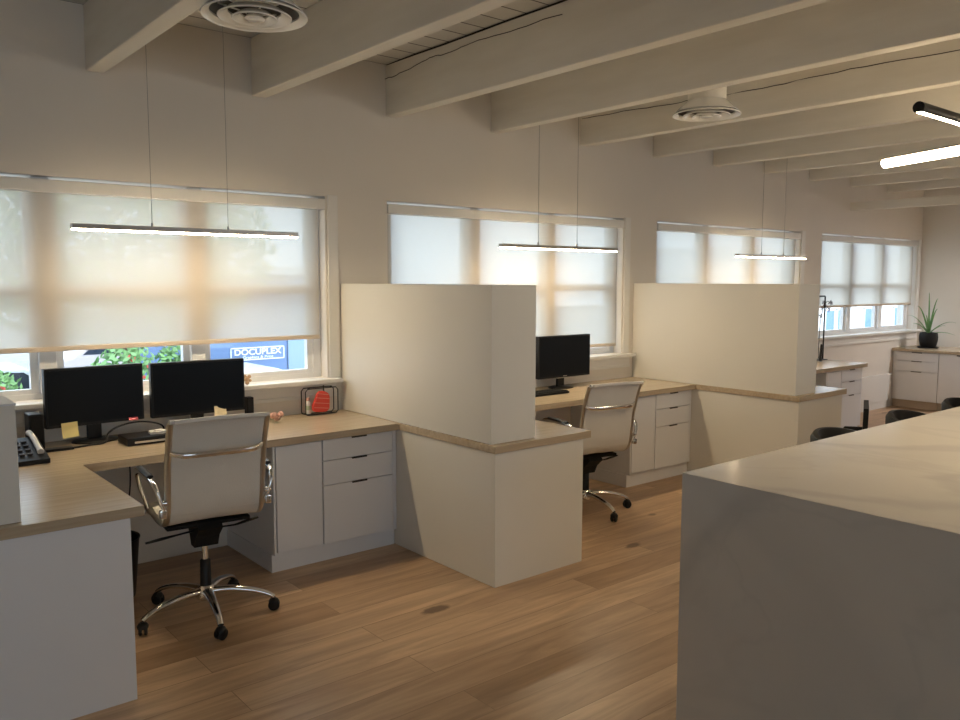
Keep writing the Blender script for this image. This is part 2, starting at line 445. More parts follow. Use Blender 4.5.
# ------------------------------------------------------------------ beams
BX = [1.203, 2.111, 3.045, 3.952, 4.892, 5.803, 6.691, 7.542, 8.436, 9.351, 10.277]
blabels = ['white ceiling beam farthest left, cut off by the top edge', 'white ceiling beam to the right of the large round vent',
           'white ceiling beam with a long crack and a dark gap along its top', 'smooth white ceiling beam just beyond the cracked one, left of the small vent',
           'white ceiling beam behind the small round vent, split along its length', 'white ceiling beam with a dark knot hole near the black lamp',
           'seventh white ceiling beam from the left, ending above the third window', 'eighth white ceiling beam from the left',
           'ninth white ceiling beam from the left, next to the end of the lit tube', 'tenth white ceiling beam, right above the lower tie beam',
           'last and farthest white ceiling beam near the end wall']
for i, x in enumerate(BX):
    r = empty('ceiling_beam', (x+.045, -4.5, 2.67), blabels[i], 'beam', 'white roof beams')
    build('beam_body', MB().box(x, x+.09, YS+.01 if x < 8.05 else -4.59, -.002, 2.668, 2.998, .008), 'beam', r)
    if i in (2, 4):
        rnd = random.Random(i)
        pts = ([(-.0, 2.904), (-.25, 2.915), (-.5, 2.945), (-.62, 2.935), (-.9, 2.945), (-1.3, 2.935), (-1.7, 2.93)] if i == 2 else
               [(-.02, 2.879), (-.45, 2.868), (-.9, 2.853), (-1.15, 2.85), (-1.25, 2.84), (-1.7, 2.838), (-2.2, 2.845), (-2.8, 2.832), (-3.5, 2.84)])
        fine = []
        for a, b in zip(pts, pts[1:]):
            for k in range(6):
                t = k/6; fine.append((a[0]+(b[0]-a[0])*t, a[1]+(b[1]-a[1])*t+rnd.uniform(-.004, .004)))
        build('crack', MB().tube([(x-.0005, y, z) for y, z in fine], [.0026*(1 if rnd.random() > .15 else .3) for _ in fine], 5), 'crack', r)
    if i == 2:
        build('top_gap', MB().tube([(x-.001, -.02-k*.3, 2.993+.002*math.sin(k*2)) for k in range(13)], [.002]+[.0055]*12, 5), 'crack', r)
    if i == 5:
        kp = [(-3.05, 2.80, .013), (-3.06, 2.835, .009), (-3.03, 2.865, .007)]
        kb = MB()
        for y, z, q in kp:
            kb.lathe([(0, 0), (q, .0015), (q*.6, .003), (0, .004)], (x+.001, y, z), 12, M4=Matrix.Rotation(-PI/2, 4, 'Y'))
        build('knot', kb, 'crack', r)
t_ = empty('tie_beam', (9.41, -4.5, 2.39), 'single lower grey-white beam hanging below the roof beams near the end wall', 'beam')
build('beam_body', MB().box(9.365, 9.455, -4.59, -.002, 2.395, 2.49, .006), 'beam', t_)

# ------------------------------------------------------------------ workstations
YD = -.68
def worktop(pts, base, label):
    o = build('desk_worktop', MB().prism(pts, 'z', .71, .75), 'desk', base=base)
    bv = o.modifiers.new('bevel', 'BEVEL'); bv.width = .002; bv.segments = 2
    return tag(o, label, 'worktop', 'wood-look desk worktops')
FY = -1.555
worktop([(-.6, -.002), (2.683, -.002), (2.683, YD), (.944, YD), (.944, FY), (-.6, FY)], (1, -.4, .71),
        'L-shaped wood-look worktop at the left under two monitors')
worktop([(2.6865, -.002), (5.581, -.002), (5.581, YD), (3.39, YD), (3.39, FY), (2.677, FY), (2.677, YD-.004), (2.6865, YD-.004)], (4, -.4, .71),
        'L-shaped wood-look worktop of the second desk, running under the middle partition')
worktop([(5.5845, -.002), (8.44, -.002), (8.44, -.73), (6.284, -.73), (6.284, FY-.03), (5.575, FY-.03), (5.575, YD-.004), (5.5845, YD-.004)], (7, -.4, .71),
        'farthest L-shaped wood-look worktop, its end showing past the far partition')

def partition(x0, x1, y0, base, label):
    mb = MB().box(x0, x1, y0, -.003, .751, 1.568, .002)
    return tag(build('desk_partition', mb, 'part', base=base), label, 'partition', 'tall white desk partitions')
partition(2.687, 2.996, -1.512, (2.84, -.8, .751), 'tall white partition block between the first and second desks')
partition(5.585, 5.875, -1.545, (5.73, -.8, .751), 'tall white partition block between the second and third desks, farther right')
dv = empty('desk_divider', (.1, -1.38, .751), 'low grey-white divider on the left desk, cut off by the left edge', 'partition')
build('divider_body', MB().box(-.6, .543, -1.508, -1.26, .751, 1.162, .002), 'part', dv)
build('divider_cap', MB().box(-.6, .546, -1.511, -1.257, 1.162, 1.17, .002), 'white', dv)

def pedestal(x0, x1, y0, y1, base, label, pm='part'):  # local light is put into the end panel's tone: cool left, warmer elsewhere
    r = empty('return_cabinet', base, label, 'cabinet', 'white return cabinets under the worktops')
    build('end_panel', MB().box(x0, x1, y0, y0+.02, .001, .7095, .001), pm, r)
    build('cabinet_body', MB().box(x0, x1, y0+.0205, y1, .001, .7095, .001), 'part', r)
    return r
pedestal(-.55, .895, -1.545, -.70, (.2, -1.1, 0), 'white cabinet panel under the left desk end, nearest the viewer', 'white')
pedestal(2.687, 3.337, -1.545, -.02, (3.0, -.8, 0), 'white return cabinet under the middle partition')
pedestal(5.586, 6.23, -1.575, -.02, (5.97, -.8, 0), 'white return cabinet under the far partition')

def base_cabinet(x0, x1, yf, label, kick='white', door=True, y1=-.003):
    """x0..x1 along the wall, front at yf: a door on the left and three drawers on the right, recessed pulls"""
    r = empty('base_cabinet', ((x0+x1)/2, (yf)/2, 0), label, 'cabinet', 'white base cabinets with door and drawers')
    build('cabinet_body', MB().box(x0, x1, yf+.02, y1, .10, .7095, .001), 'white', r)
    build('plinth', MB().box(x0-.006, x1-.001, yf+.028, yf+.05, .001, .099).box(x0-.006, x0+.014, yf+.05, y1, .001, .099), kick, r)
    xd = x0+.30 if door else x0
    if door:
        build('door', MB().box(x0+.018, xd-.007, yf, yf+.0195, .112, .698, .0015), 'white', r)
        build('filler_strip', MB().box(x0, x0+.012, yf+.002, yf+.0195, .10, .708, .001), 'white', r)
    dx0, dx1 = xd+.002, x1-.028
    build('filler_strip', MB().box(dx1+.004, x1-.001, yf+.002, yf+.0195, .10, .708, .001), 'white', r)
    for z0, z1 in ((.583, .700), (.442, .579), (.104, .438)):
        d = build('drawer', MB().box(dx0, dx1, yf, yf+.0195, z0, z1, .0015), 'white', r)
        xm = (dx0+dx1)/2
        build('finger_pull', MB().box(xm-.05, xm+.05, yf-.009, yf+.003, z1, z1+.003, .001).box(xm-.05, xm+.05, yf-.009, yf-.007, z1-.006, z1+.003, .0005), 'handle', d)
    return r
base_cabinet(1.893, 2.684, -.64, 'white cabinet with door and three drawers beside the left office chair')
base_cabinet(4.823, 5.581, -.64, 'white cabinet with door and three drawers beside the right office chair')
base_cabinet(7.66, 8.40, -.70, 'white cabinet with three drawers at the end of the farthest desk')

# far counter along the end wall
ct = MB().prism([(10.62, -.003), (11.337, -.003), (11.337, -3.0), (10.62, -3.0)], 'z', .715, .75)
o = build('side_counter', ct, 'desk', base=(11, -1.5, .715)); o.modifiers.new('bevel', 'BEVEL').width = .002
tag(o, 'long wood-look counter along the end wall under the potted plant', 'worktop')
def side_cab(y0, y1, drawers, label):
    r = empty('counter_cabinet', (11, (y0+y1)/2, 0), label, 'cabinet', 'white cabinets under the end wall counter')
    build('cabinet_body', MB().box(10.67, 11.335, y1, y0, .10, .7145, .001), 'white', r)
    build('plinth', MB().box(10.70, 10.72, y1, y0, .001, .099), 'plinth', r)
    if drawers:
        for z0, z1 in ((.60, .705), (.47, .596), (.104, .466)):
            d = build('drawer', MB().box(10.65, 10.6695, y1+.003, y0-.04, z0, z1, .0015), 'white', r)
            ym = (y0-.04+y1)/2
            build('finger_pull', MB().box(10.64, 10.653, ym-.06, ym+.06, z1-.005, z1+.003, .001), 'handle', d)
    else:
        for k in range(2):
            a = y0-(y0-y1)/2*k; b = a-(y0-y1)/2
            d = build('door', MB().box(10.65, 10.6695, b+.003, a-.003, .104, .705, .0015), 'white', r)
            build('finger_pull', MB().box(10.64, 10.653, (a+b)/2-.05, (a+b)/2+.05, .693, .708, .001), 'handle', d)
side_cab(-.004, -.555, True, 'white drawer cabinet in the far corner below the potted plant')
side_cab(-.558, -1.56, False, 'white cabinet with plain doors under the end wall counter, at the right edge')

# ------------------------------------------------------------------ pendants
def pendant(x0, x1, wx, z, zt, label):
    y = -.335
    r = empty('linear_pendant', ((x0+x1)/2, y, z), label, 'pendant lamp', 'slim linear pendants over the desks')
    build('housing', MB().box(x0, x1, y-.022, y+.022, z, z+.024, .003), 'lamp', r)
    build('diffuser', MB().box(x0+.004, x1-.004, y-.018, y+.018, z-.008, z-.0005, .002), 'led', r)
    for x in wx:
        c = build('suspension_wire', MB().tube([(x, y, z+.022), (x, y, zt)], .0016, 6), 'wire', r)
        build('grip', MB().tube([(x, y, z+.023), (x, y, z+.042)], .006, 8), 'wire', c)
pendant(1.022, 2.215, (1.405, 1.808), 1.838, 2.998, 'lit slim pendant lamp over the left desk, the largest in view')
pendant(3.765, 4.965, (4.125, 4.525), 1.822, 2.998, 'lit slim pendant lamp over the second desk behind the middle partition')
pendant(6.625, 7.82, (7.03, 7.42), 1.815, 2.998, 'lit slim pendant lamp in front of the third window, farthest of the row')


def tube_lamp(a, b, label, kind, led='led2'):
    a, b = Vector(a), Vector(b); d = (b-a).normalized(); s = d.cross(Vector((0, 0, 1))).normalized()
    r = empty('tube_lamp', (a+b)/2, label, 'pendant lamp')
    loc = (a+b)/2
    def ring(p, q, rad, a0, a1, n=16):
        mb = MB(); R0 = []; R1 = []
        for k in range(n+1):
            t = a0+(a1-a0)*k/n; v = s*math.cos(t)*rad+Vector((0, 0, 1))*math.sin(t)*rad
            R0.append(mb.bm.verts.new(p+v)); R1.append(mb.bm.verts.new(q+v))
        mb.bm.faces.new(R0); mb.bm.faces.new(list(reversed(R1)))
        for k in range(n+1): mb.bm.faces.new((R0[k], R0[(k+1) % (n+1)], R1[(k+1) % (n+1)], R1[k]))
        return mb
    if kind == 'black':
        build('housing', ring(a, b, .024, -PI*.29, PI*1.29), 'black', r, smooth=40)
        build('diffuser', ring(a+d*.012, b-d*.012, .0225, PI*1.28, PI*1.72), 'leddown' if led == 'led2' else led, r, smooth=40)
    else:
        build('diffuser', ring(a+d*.008, b-d*.008, .029, PI*.78, PI*2.22, 24), led, r, smooth=40)
        build('housing', ring(a, b, .0305, PI*.24, PI*.76), 'black', r, smooth=40)
        build('end_cap', ring(a, a+d*.006, .025, 0, 2*PI-.3), 'black', r)
    for t in (.5, .85):
        p = a+(b-a)*t; wr = build('suspension_wire', MB().tube([p+Vector((0, 0, .02)), (p.x, p.y, 2.985)], .0015, 6), 'wire', r)
        build('canopy', MB().lathe([(0, 2.98), (.03, 2.98), (.03, 2.9995), (0, 2.9995)], (p.x, p.y, 0), 20), 'black', wr)
tube_lamp((3.562, -3.168, 2.300), (4.62, -3.168, 2.300), 'black tube lamp at the upper right, its underside lit', 'black')
tube_lamp((5.089, -2.336, 2.300), (4.66, -3.36, 2.300), 'bright glowing tube lamp at the right edge below the black one', 'lit')

tube_lamp((2.9, -3.95, 1.95), (4.4, -3.95, 1.95), 'added black fill lamp over the island, unseen beyond the right edge', 'black')  # added out of view to brighten the island top

tube_lamp((10.85, -1.45, 2.15), (10.85, -2.65, 2.15), 'added fill lamp over the end wall counter, unseen beyond the right edge', 'black', 'led_fill')  # added out of view to lift the end wall and counter

# ------------------------------------------------------------------ round vents
def vent(cx, cy, z, label):
    r = empty('ceiling_vent', (cx, cy, z), label, 'air vent', 'round ceiling vents')
    build('duct_neck', MB().lathe([(.115, .07), (.115, .34)], (cx, cy, z), 40).lathe([(.118, .18), (.122, .19), (.118, .20)], (cx, cy, z), 40), 'beam', r, smooth=40)
    def ring(name, ro, zo, ri, zi):
        t = .0035
        build(name, MB().lathe([(ro+.004, zo-.003), (ro+.006, zo+.001), (ro+.002, zo+.004), (ri+t, zi+t), (ri-t, zi+t), (ri-t, zi-t), (ro-.004, zo-.002), (ro+.004, zo-.003)], (cx, cy, z), 48), 'vent', r, smooth=50)
    ring('outer_cone', .200, .0, .176, .016)
    build('shadow_gap', MB().lathe([(.180, .017), (.182, .019), (.118, .076), (.115, .074), (.180, .017)], (cx, cy, z), 48), 'ventdark', r, smooth=50)
    ring('middle_cone', .138, -.004, .106, .018)
    ring('inner_cone', .084, -.010, .058, .008)
    build('outer_shell', MB().lathe([(.190, .016), (.192, .018), (.124, .082), (.121, .080), (.190, .016)], (cx, cy, z), 48), 'vent', r, smooth=50)
    build('throat', MB().lathe([(.0, .072), (.118, .072), (.118, .076), (0, .076)], (cx, cy, z), 40), 'ventdark', r, smooth=40)
    build('centre_disc', MB().lathe([(0, -.014), (.036, -.014), (.040, -.010), (.034, .0), (0, .002)], (cx, cy, z), 32), 'vent', r, smooth=50)
    sp = MB()
    for k in range(3):
        a = 2*PI*k/3+.5
        sp.tube([(cx+.03*math.cos(a), cy+.03*math.sin(a), z+.012), (cx+.14*math.cos(a), cy+.14*math.sin(a), z+.045)], .0035, 6)
    build('spokes', sp, 'vent', r)
vent(1.447, -1.52, 2.63, 'large white round ceiling vent at the top edge above the left desk')
vent(4.375, -1.565, 2.61, 'smaller-looking white round ceiling vent hanging between beams, right of centre')

# ------------------------------------------------------------------ kitchen island and stools
isl = MB()
isl.prism([(2.357, .001), (2.397, .001), (2.397, .88), (7.2, .88), (7.2, .92), (2.357, .92)], 'y', -4.42, -2.942)
r = empty('kitchen_island', (4.7, -3.7, 0), 'large white veined stone island with waterfall side at lower right', 'island')
it = build('island_slab', isl, 'marble', r); it.modifiers.new('bevel', 'BEVEL').width = .0015
build('island_cabinet', MB().box(2.398, 7.15, -4.38, -3.25, .001, .8795), 'white', r)

def stool(x, y, rz, label):
    r = empty('counter_stool', (0, 0, 0), label, 'stool', 'black stools tucked against the island')
    # seat
    build('seat', MB().lathe([(0, .55), (.17, .55), (.205, .565), (.21, .59), (.19, .615), (0, .622)], seg=32, sy=.95), 'blackleather', r, local=True, smooth=50)
    # curved low back: thick band on an arc, open towards the island
    mb = MB(); N = 26; rings = []
    for k in range(N+1):
        t = k/N; a = math.radians(5+170*t)
        e = math.sin(PI*t)**.28
        zt = .70+.135*e; zb = .60+.03*(1-e)
        c = Vector((math.cos(a)*.225, math.sin(a)*.21, 0)); n_ = Vector((math.cos(a), math.sin(a), 0))
        th = .022
        prof = [(-th*.6, zb), (th*.6, zb), (th, zb+.02), (th*1.1, zt-.022), (th*.5, zt), (-th*.5, zt), (-th*1.0, zt-.02), (-th, zb+.02)]
        rings.append([mb.bm.verts.new(c+n_*p+Vector((0, 0, z))) for p, z in prof])
    for k in range(N):
        for q in range(8): mb.bm.faces.new((rings[k][q], rings[k][(q+1) % 8], rings[k+1][(q+1) % 8], rings[k+1][q]))
    mb.bm.faces.new(rings[0]); mb.bm.faces.new(list(reversed(rings[-1])))
    build('backrest', mb, 'blackleather', r, local=True, smooth=50)
    for sx in (-1, 1):
        for sy in (-1, 1):
            build('leg', MB().tube([(sx*.14, sy*.13, .565), (sx*.20, sy*.19, 0.0)], [.016, .011], 10), 'black', r, local=True, smooth=50)
    fr = MB(); c4 = [(.183, .173), (-.183, .173), (-.183, -.173), (.183, -.173)]
    for k in range(4): fr.tube([(*c4[k], .20), (*c4[(k+1) % 4], .20)], .009, 8)
    build('footrest', fr, 'black', r, local=True, smooth=50)
    r.location = (x, y, 0); r.rotation_euler = (0, 0, rz)
    return r
s0 = stool(4.03, -2.78, 0, 'black low-backed stool behind the island, nearest the corner')
for (x, y, rz, lb) in ((4.93, -2.75, .05, 'black low-backed stool behind the island, middle of three'),
                       (5.72, -2.75, -.1, 'black low-backed stool at the right edge behind the island')):
    c = copy_tree(s0); c.location = (x, y, 0); c.rotation_euler = (0, 0, rz); c['label'] = lb

# ------------------------------------------------------------------ office chairs
def office_chair(label, dz=0.0, cast_phase=44):
    r = empty('office_chair', (0, 0, 0), label, 'office chair', 'white ribbed-frame office chairs at the desks')
    path = [(.262, .455), (.27, .485), (.245, .508), (.19, .512), (.10, .505), (0, .50), (-.10, .502), (-.165, .518), (-.20, .555), (-.218, .61), (-.228, .68), (-.243, .78), (-.272, .88), (-.300, .955), (-.322, .992), (-.350, .998)]
    path = [(y, z+dz) for y, z in path]
    # smooth it
    P = []
    n = len(path)
    for i in range(n-1):
        p = [Vector((0, *path[j])) for j in (max(i-1, 0), i, i+1, min(i+2, n-1))]
        for k in range(4):
            t = k/4
            P.append(.5*((2*p[1])+(-p[0]+p[2])*t+(2*p[0]-5*p[1]+4*p[2]-p[3])*t*t+(-p[0]+3*p[1]-3*p[2]+p[3])*t**3))
    P.append(Vector((0, *path[-1])))
    def sheet(P, hw, th, name, m):
        mb = MB(); rings = []
        NX = 10
        for i, p in enumerate(P):
            d = (P[min(i+1, len(P)-1)]-P[max(i-1, 0)]).normalized(); nn = Vector((0, -d.z, d.y))
            row_a = []; row_b = []
            for k in range(NX+1):
                u = -1+2*k/NX; sag = .006*(1-u*u)
                x = u*hw
                row_a.append(mb.bm.verts.new(p+Vector((x, 0, 0))+nn*(th/2-sag))); row_b.append(mb.bm.verts.new(p+Vector((x, 0, 0))-nn*(th/2+sag)))
            rings.append((row_a, row_b))
        for i in range(len(rings)-1):
            (a, b), (c, d) = rings[i], rings[i+1]
            for k in range(NX):
                mb.bm.faces.new((a[k], a[k+1], c[k+1], c[k])); mb.bm.faces.new((b[k], d[k], d[k+1], b[k+1]))
            mb.bm.faces.new((a[0], c[0], d[0], b[0])); mb.bm.faces.new((a[NX], b[NX], d[NX], c[NX]))
        for a, b in (rings[0], rings[-1]):
            for k in range(NX): mb.bm.faces.new((a[k], b[k], b[k+1], a[k+1]))
        return build(name, mb, m, r, local=True, smooth=60)
    split = 33
    sheet(P[:split+1], .196, .014, 'seat', 'leather')
    sheet(P[split:], .196, .014, 'backrest', 'leather')
    # rolled top edge of the sling
    build('top_roll', MB().tube([(-.213, -.332, .997+dz), (.213, -.332, .997+dz)], .010, 10), 'leather', r, local=True, smooth=60)
    for sx in (-1, 1):
        build('side_rail', MB().tube([(sx*.208, p.y, p.z) for p in P[1:-4]], .0155, 8, flat=(1.0, .62)), 'rail', r, local=True, smooth=60)
    build('back_bar', MB().tube([(-.205, -.262, .855+dz), (-.175, -.285, .846+dz), (-.13, -.302, .842+dz), (0, -.308, .842+dz), (.13, -.302, .842+dz), (.175, -.285, .846+dz), (.205, -.262, .855+dz)], .0125, 10, smooth=4, flat=(1.1, .6)), 'chrome', r, local=True, smooth=60)
    build('seat_bar', MB().tube([(-.205, -.04, .487+dz), (0, -.04, .472+dz), (.205, -.04, .487+dz)], .011, 8, smooth=4).tube([(-.205, .14, .497+dz), (0, .14, .478+dz), (.205, .14, .497+dz)], .011, 8, smooth=4), 'chrome', r, local=True, smooth=60)
    for sx in (-1, 1):
        a = build('armrest', MB().tube([(sx*.219, -.225, .585+dz), (sx*.245, -.228, .655+dz), (sx*.258, -.20, .705+dz), (sx*.265, -.08, .722+dz), (sx*.267, .06, .722+dz), (sx*.265, .135, .70+dz), (sx*.251, .155, .63+dz), (sx*.219, .15, .52+dz)], [.011, .012, .014, .015, .015, .014, .012, .011], 10, smooth=5, flat=(.8, 1.15)), 'chrome', r, local=True, smooth=60)
        build('arm_pad', MB().tube([(sx*.263, -.15, .735+dz), (sx*.267, -.05, .741+dz), (sx*.267, .06, .739+dz)], [.013, .016, .013], 10, smooth=4, flat=(.55, 1.15)), 'black', a, local=True, smooth=60)
        build('arm_bracket', MB().box(min(sx*.219, sx*.245), max(sx*.219, sx*.245), -.245, -.215, .565+dz, .60+dz, .004).tube([(sx*.215, -.232, .63+dz), (sx*.245, -.228, .63+dz)], .011, 10), 'chrome', a, local=True, smooth=40)
    mech = MB().prism([(-.09, .485), (.10, .49), (.12, .46), (.06, .40), (.03, .345), (-.03, .345), (-.06, .40), (-.12, .45)], 'x', -.055, .055)
    mech.box(-.19, .19, -.10, .10, .462, .482, .006)
    mech.xf(Matrix.Translation((0, 0, dz)))
    mo = build('tilt_mechanism', mech, 'blackm', r, local=True)
    build('tilt_lever', MB().tube([(.05, -.02, .425+dz), (.13, -.03, .425+dz), (.19, -.03, .435+dz), (.25, -.03, .445+dz)], [.008, .008, .013, .009], 8, smooth=3, flat=(.5, 1)), 'black', mo, local=True, smooth=60)
    build('height_lever', MB().tube([(-.05, -.02, .425+dz), (-.13, -.03, .42+dz), (-.20, -.03, .413+dz), (-.27, -.03, .405+dz)], [.008, .008, .013, .009], 8, smooth=3, flat=(.5, 1)), 'black', mo, local=True, smooth=60)
    build('gas_lift', MB().lathe([(.014, .22), (.014, .36+dz)], seg=20), 'chrome', r, local=True, smooth=50)
    build('column_sleeve', MB().lathe([(.030, .085), (.030, .13), (.026, .15), (.024, .27), (.019, .275)], seg=24), 'black', r, local=True, smooth=50)
    build('hub', MB().lathe([(.030, .08), (.045, .085), (.048, .12), (.034, .145), (.03, .15)], seg=24), 'chrome', r, local=True, smooth=50)
    for k in range(5):
        a = math.radians(cast_phase+72*k); c, s = math.cos(a), math.sin(a)
        lg = build('base_leg', MB().tube([(c*d, s*d, z) for d, z in ((.035, .122), (.12, .122), (.21, .108), (.275, .088), (.312, .066))], [.024, .019, .016, .014, .013], 10, smooth=4, flat=(.8, 1.1)), 'chrome', r, local=True, smooth=60)
        ox, oy = c*.312, s*.312; b = a+.7+k
        w = MB()
        for sd in (-1, 1):
            w.lathe([(0, -.008), (.022, -.008), (.027, -.004), (.027, .004), (.022, .008), (0, .008)], (ox+math.cos(b)*.012*sd, oy+math.sin(b)*.012*sd, .027), 20, M4=Matrix.Rotation(b, 4, 'Z') @ Matrix.Rotation(PI/2, 4, 'Y'))
        w.tube([(ox, oy, .03), (ox, oy, .062)], .010, 10)
        w.lathe([(.024, .0), (.026, .012), (.018, .024), (0, .028)], (ox, oy, .032), 18)
        build('caster', w, 'black', lg, local=True, smooth=50)
    return r
c1 = office_chair('white sling office chair with chrome frame at the left desk', 0, 50)
c1.location = (1.402, -.93, 0); c1.rotation_euler = (0, 0, math.radians(-6))
c2 = office_chair('white sling office chair with chrome frame at the second desk, partly behind the cabinet', -.075, 56)
c2.location = (4.115, -.84, 0); c2.rotation_euler = (0, 0, math.radians(-11))
# black chair beyond, at the third desk
r = empty('task_chair', (0, 0, 0), 'black chair seen edge-on as a thin dark upright beside the farthest drawers', 'office chair')
build('seat', MB().box(-.22, .22, -.20, .22, .40, .46, .025), 'blackleather', r, local=True, smooth=50)
for sx in (-1, 1):
    build('armrest', MB().tube([(sx*.20, -.222, .60), (sx*.20, -.10, .595), (sx*.20, -.08, .57), (sx*.20, -.08, .44)], .02, 10), 'blackm', r, local=True, smooth=50)
build('backrest', MB().prism([(-.225, .45), (-.195, .45), (-.205, .60), (-.205, .80), (-.235, .80), (-.232, .60)], 'x', -.21, .21), 'blackm', r, local=True, smooth=50)
build('gas_lift', MB().lathe([(.022, .10), (.022, .40)], seg=16), 'black', r, local=True, smooth=50)
for k in range(5):
    a = math.radians(20+72*k); c, s = math.cos(a), math.sin(a)
    lg = build('base_leg', MB().tube([(0, 0, .11), (c*.3, s*.3, .065)], [.022, .014], 8), 'black', r, local=True, smooth=50)
    build('caster', MB().lathe([(0, -.02), (.03, -.018), (.03, .018), (0, .02)], (c*.3, s*.3, .031), 16, M4=Matrix.Rotation(a+1, 4, 'Z') @ Matrix.Rotation(PI/2, 4, 'Y')), 'black', lg, local=True, smooth=50)
r.location = (5.17, -2.02, 0); r.rotation_euler = (0, 0, math.radians(25.5))

# ------------------------------------------------------------------ desk things
def monitor(cx, y, w, z0, z1, rz, label, base_r=.115):
    r = empty('monitor', (0, 0, 0), label, 'monitor', 'black flat monitors on the desks')
    build('casing', MB().box(-w/2, w/2, -.012, .028, z0, z1, .004).box(-w/4, w/4, .028, .05, z0+.06, z1-.07, .01), 'black', r, local=True)
    build('screen', MB().box(-w/2+.011, w/2-.011, -.0135, -.0121, z0+.016, z1-.011), 'screen', r, local=True)
    build('neck', MB().box(-.035, .035, .03, .055, .762, z0+.10, .004), 'black', r, local=True)
    build('stand_base', MB().lathe([(0, .7515), (base_r, .7515), (base_r, .757), (base_r*.92, .762), (0, .766)], (0, .03, 0), 40, sy=.72), 'black', r, local=True, smooth=40)
    r.location = (cx, y, 0); r.rotation_euler = (0, 0, rz)
    return r
monitor(1.143, -.155, .485, .845, 1.146, math.radians(3), 'black monitor with a yellow sticky note, left of the pair')
monitor(1.686, -.155, .522, .842, 1.142, math.radians(-2), 'black monitor without notes on its front, right of the pair at the left desk')
m3 = monitor(4.575, -.165, .565, .838, 1.166, 0, 'black monitor on the second desk beside the middle partition')
build('badge', MB().box(-.02, .02, -.0140, -.0121, .846, .852), 'rail', m3, local=True)
build('lower_trim', MB().box(-.26, .26, -.0145, -.005, .834, .8375), 'rail', m3, local=True)

def note(x, y, z, w, h, m, label, tilt=0, cat='sticky note'):
    mb = MB(); n = 6
    for k in range(n):
        t0, t1 = k/n, (k+1)/n
        z_0, z_1 = -h*t0, -h*t1; y0_, y1_ = -.012*t0**2, -.012*t1**2
        mb.quad((-w/2, y0_, z_0), (w/2, y0_, z_0), (w/2, y1_, z_1), (-w/2, y1_, z_1))
    o = build('sticky_note', mb, m, local=True)
    sm = o.modifiers.new('thick', 'SOLIDIFY'); sm.thickness = .0008
    o.location = (x, y, z); o.rotation_euler = (0, tilt, 0)
    return tag(o, label, cat)
note(1.005, -.192, .872, .076, .076, 'yellow', 'yellow sticky note hanging from the lower left of the left monitor', math.radians(-3))
note(1.325, -.163, .862, .048, .014, 'pink', 'small red label on the lower edge of the left monitor', 0, 'label')
note(1.80, -.171, .878, .07, .055, 'cream', 'cream paper note on the bottom of the right monitor, above the chair back', math.radians(2))
# small wooden ornament clipped on monitor side
o = MB()
for (dx, dz, q) in ((0, 0, .018), (.018, .014, .012), (.004, -.022, .0135), (-.008, .018, .010), (.024, -.010, .009)):
    o.lathe([(0, -q), (q*.7, -q*.7), (q, 0), (q*.7, q*.7), (0, q)], (2.022+dx, -.03, 1.001+dz), 14)
tag(build('ornament', o, 'tan', base=(2.0, -.03, .965), smooth=60), 'small brown wooden ornament on the window sill at the right edge of the right monitor', 'ornament')
# dark box behind monitor right
tag(build('desk_speaker', MB().box(1.995, 2.035, -.10, -.05, .751, .90, .006), 'black', base=(2.015, -.08, .751)), 'narrow black desktop speaker half hidden behind the right monitor', 'speaker')
# black speaker left
sp = empty('desktop_speaker', (.87, -.20, .751), 'upright black speaker box left of the left monitor, near the divider', 'speaker')
build('speaker_body', MB().box(.815, .882, -.24, -.13, .7515, .935, .006), 'black', sp)
build('speaker_grille', MB().box(.822, .875, -.244, -.2405, .762, .925, .002), 'blackm', sp)
# crumpled pinkish figurine behind the chair
o = MB()
rn = random.Random(3)
for k in range(7):
    q = rn.uniform(.012, .022); o.lathe([(0, -q), (q*.75, -q*.7), (q, 0), (q*.6, q*.8), (0, q)], (2.135+rn.uniform(-.03, .03), -.20+rn.uniform(-.02, .02), .7735+rn.uniform(0, .03)), 10)
tag(build('figurine', o, 'rose', base=(2.135, -.20, .751), smooth=60), 'small dusty pink figurine on the desk right of the chair back', 'figurine')
# dock
dk = empty('docking_box', (1.32, -.34, .751), 'flat black electronic box on the desk between the monitors', 'electronics box')
build('box_body', MB().box(1.225, 1.50, -.395, -.225, .7515, .79, .006), 'black', dk)
build('front_slot', MB().box(1.26, 1.44, -.397, -.3955, .762, .772), 'rail', dk)
cb = MB().tube([(1.47, -.215, .756), (1.46, -.20, .81), (1.36, -.19, .838), (1.26, -.19, .83), (1.19, -.20, .80), (1.16, -.24, .760), (1.08, -.25, .7555), (1.0, -.27, .7555)], .005, 8, smooth=5)
tag(build('power_cable', cb, 'black', base=(1.3, -.25, .755), smooth=60), 'black cable looping over the flat black box to the left monitor', 'cable')
o = MB().prism([(1.355, -.345), (1.41, -.36), (1.455, -.34), (1.44, -.285), (1.395, -.27), (1.36, -.29)], 'z', .7905, .803)
o.box(1.385, 1.425, -.33, -.295, .803, .808, .002)
tag(build('power_adapter', o, 'paper', base=(1.4, -.32, .7905)), 'small white plastic adapter lying on the flat black box', 'adapter')
# telephone at the divider
ph = empty('desk_telephone', (.80, -.36, .751), 'black desk telephone with a pale handset at the divider edge', 'telephone')
build('phone_body', MB().prism([(-.55, .7515), (-.25, .7515), (-.25, .83), (-.28, .835), (-.55, .772)], 'x', .62, .838), 'black', ph)
build('handset', MB().tube([(.812, -.24, .848), (.812, -.31, .845), (.812, -.44, .81), (.812, -.49, .796)], [.015, .012, .012, .015], 10, smooth=4), 'paper', ph, smooth=60)
kb = MB()
for a in range(4):
    for b in range(3):
        y = -.50+a*.045; x = .69+b*.033
        kb.box(x, x+.022, y, y+.028, .786+a*.0118, .795+a*.0118, .002)
build('keypad', kb, 'handle', ph)
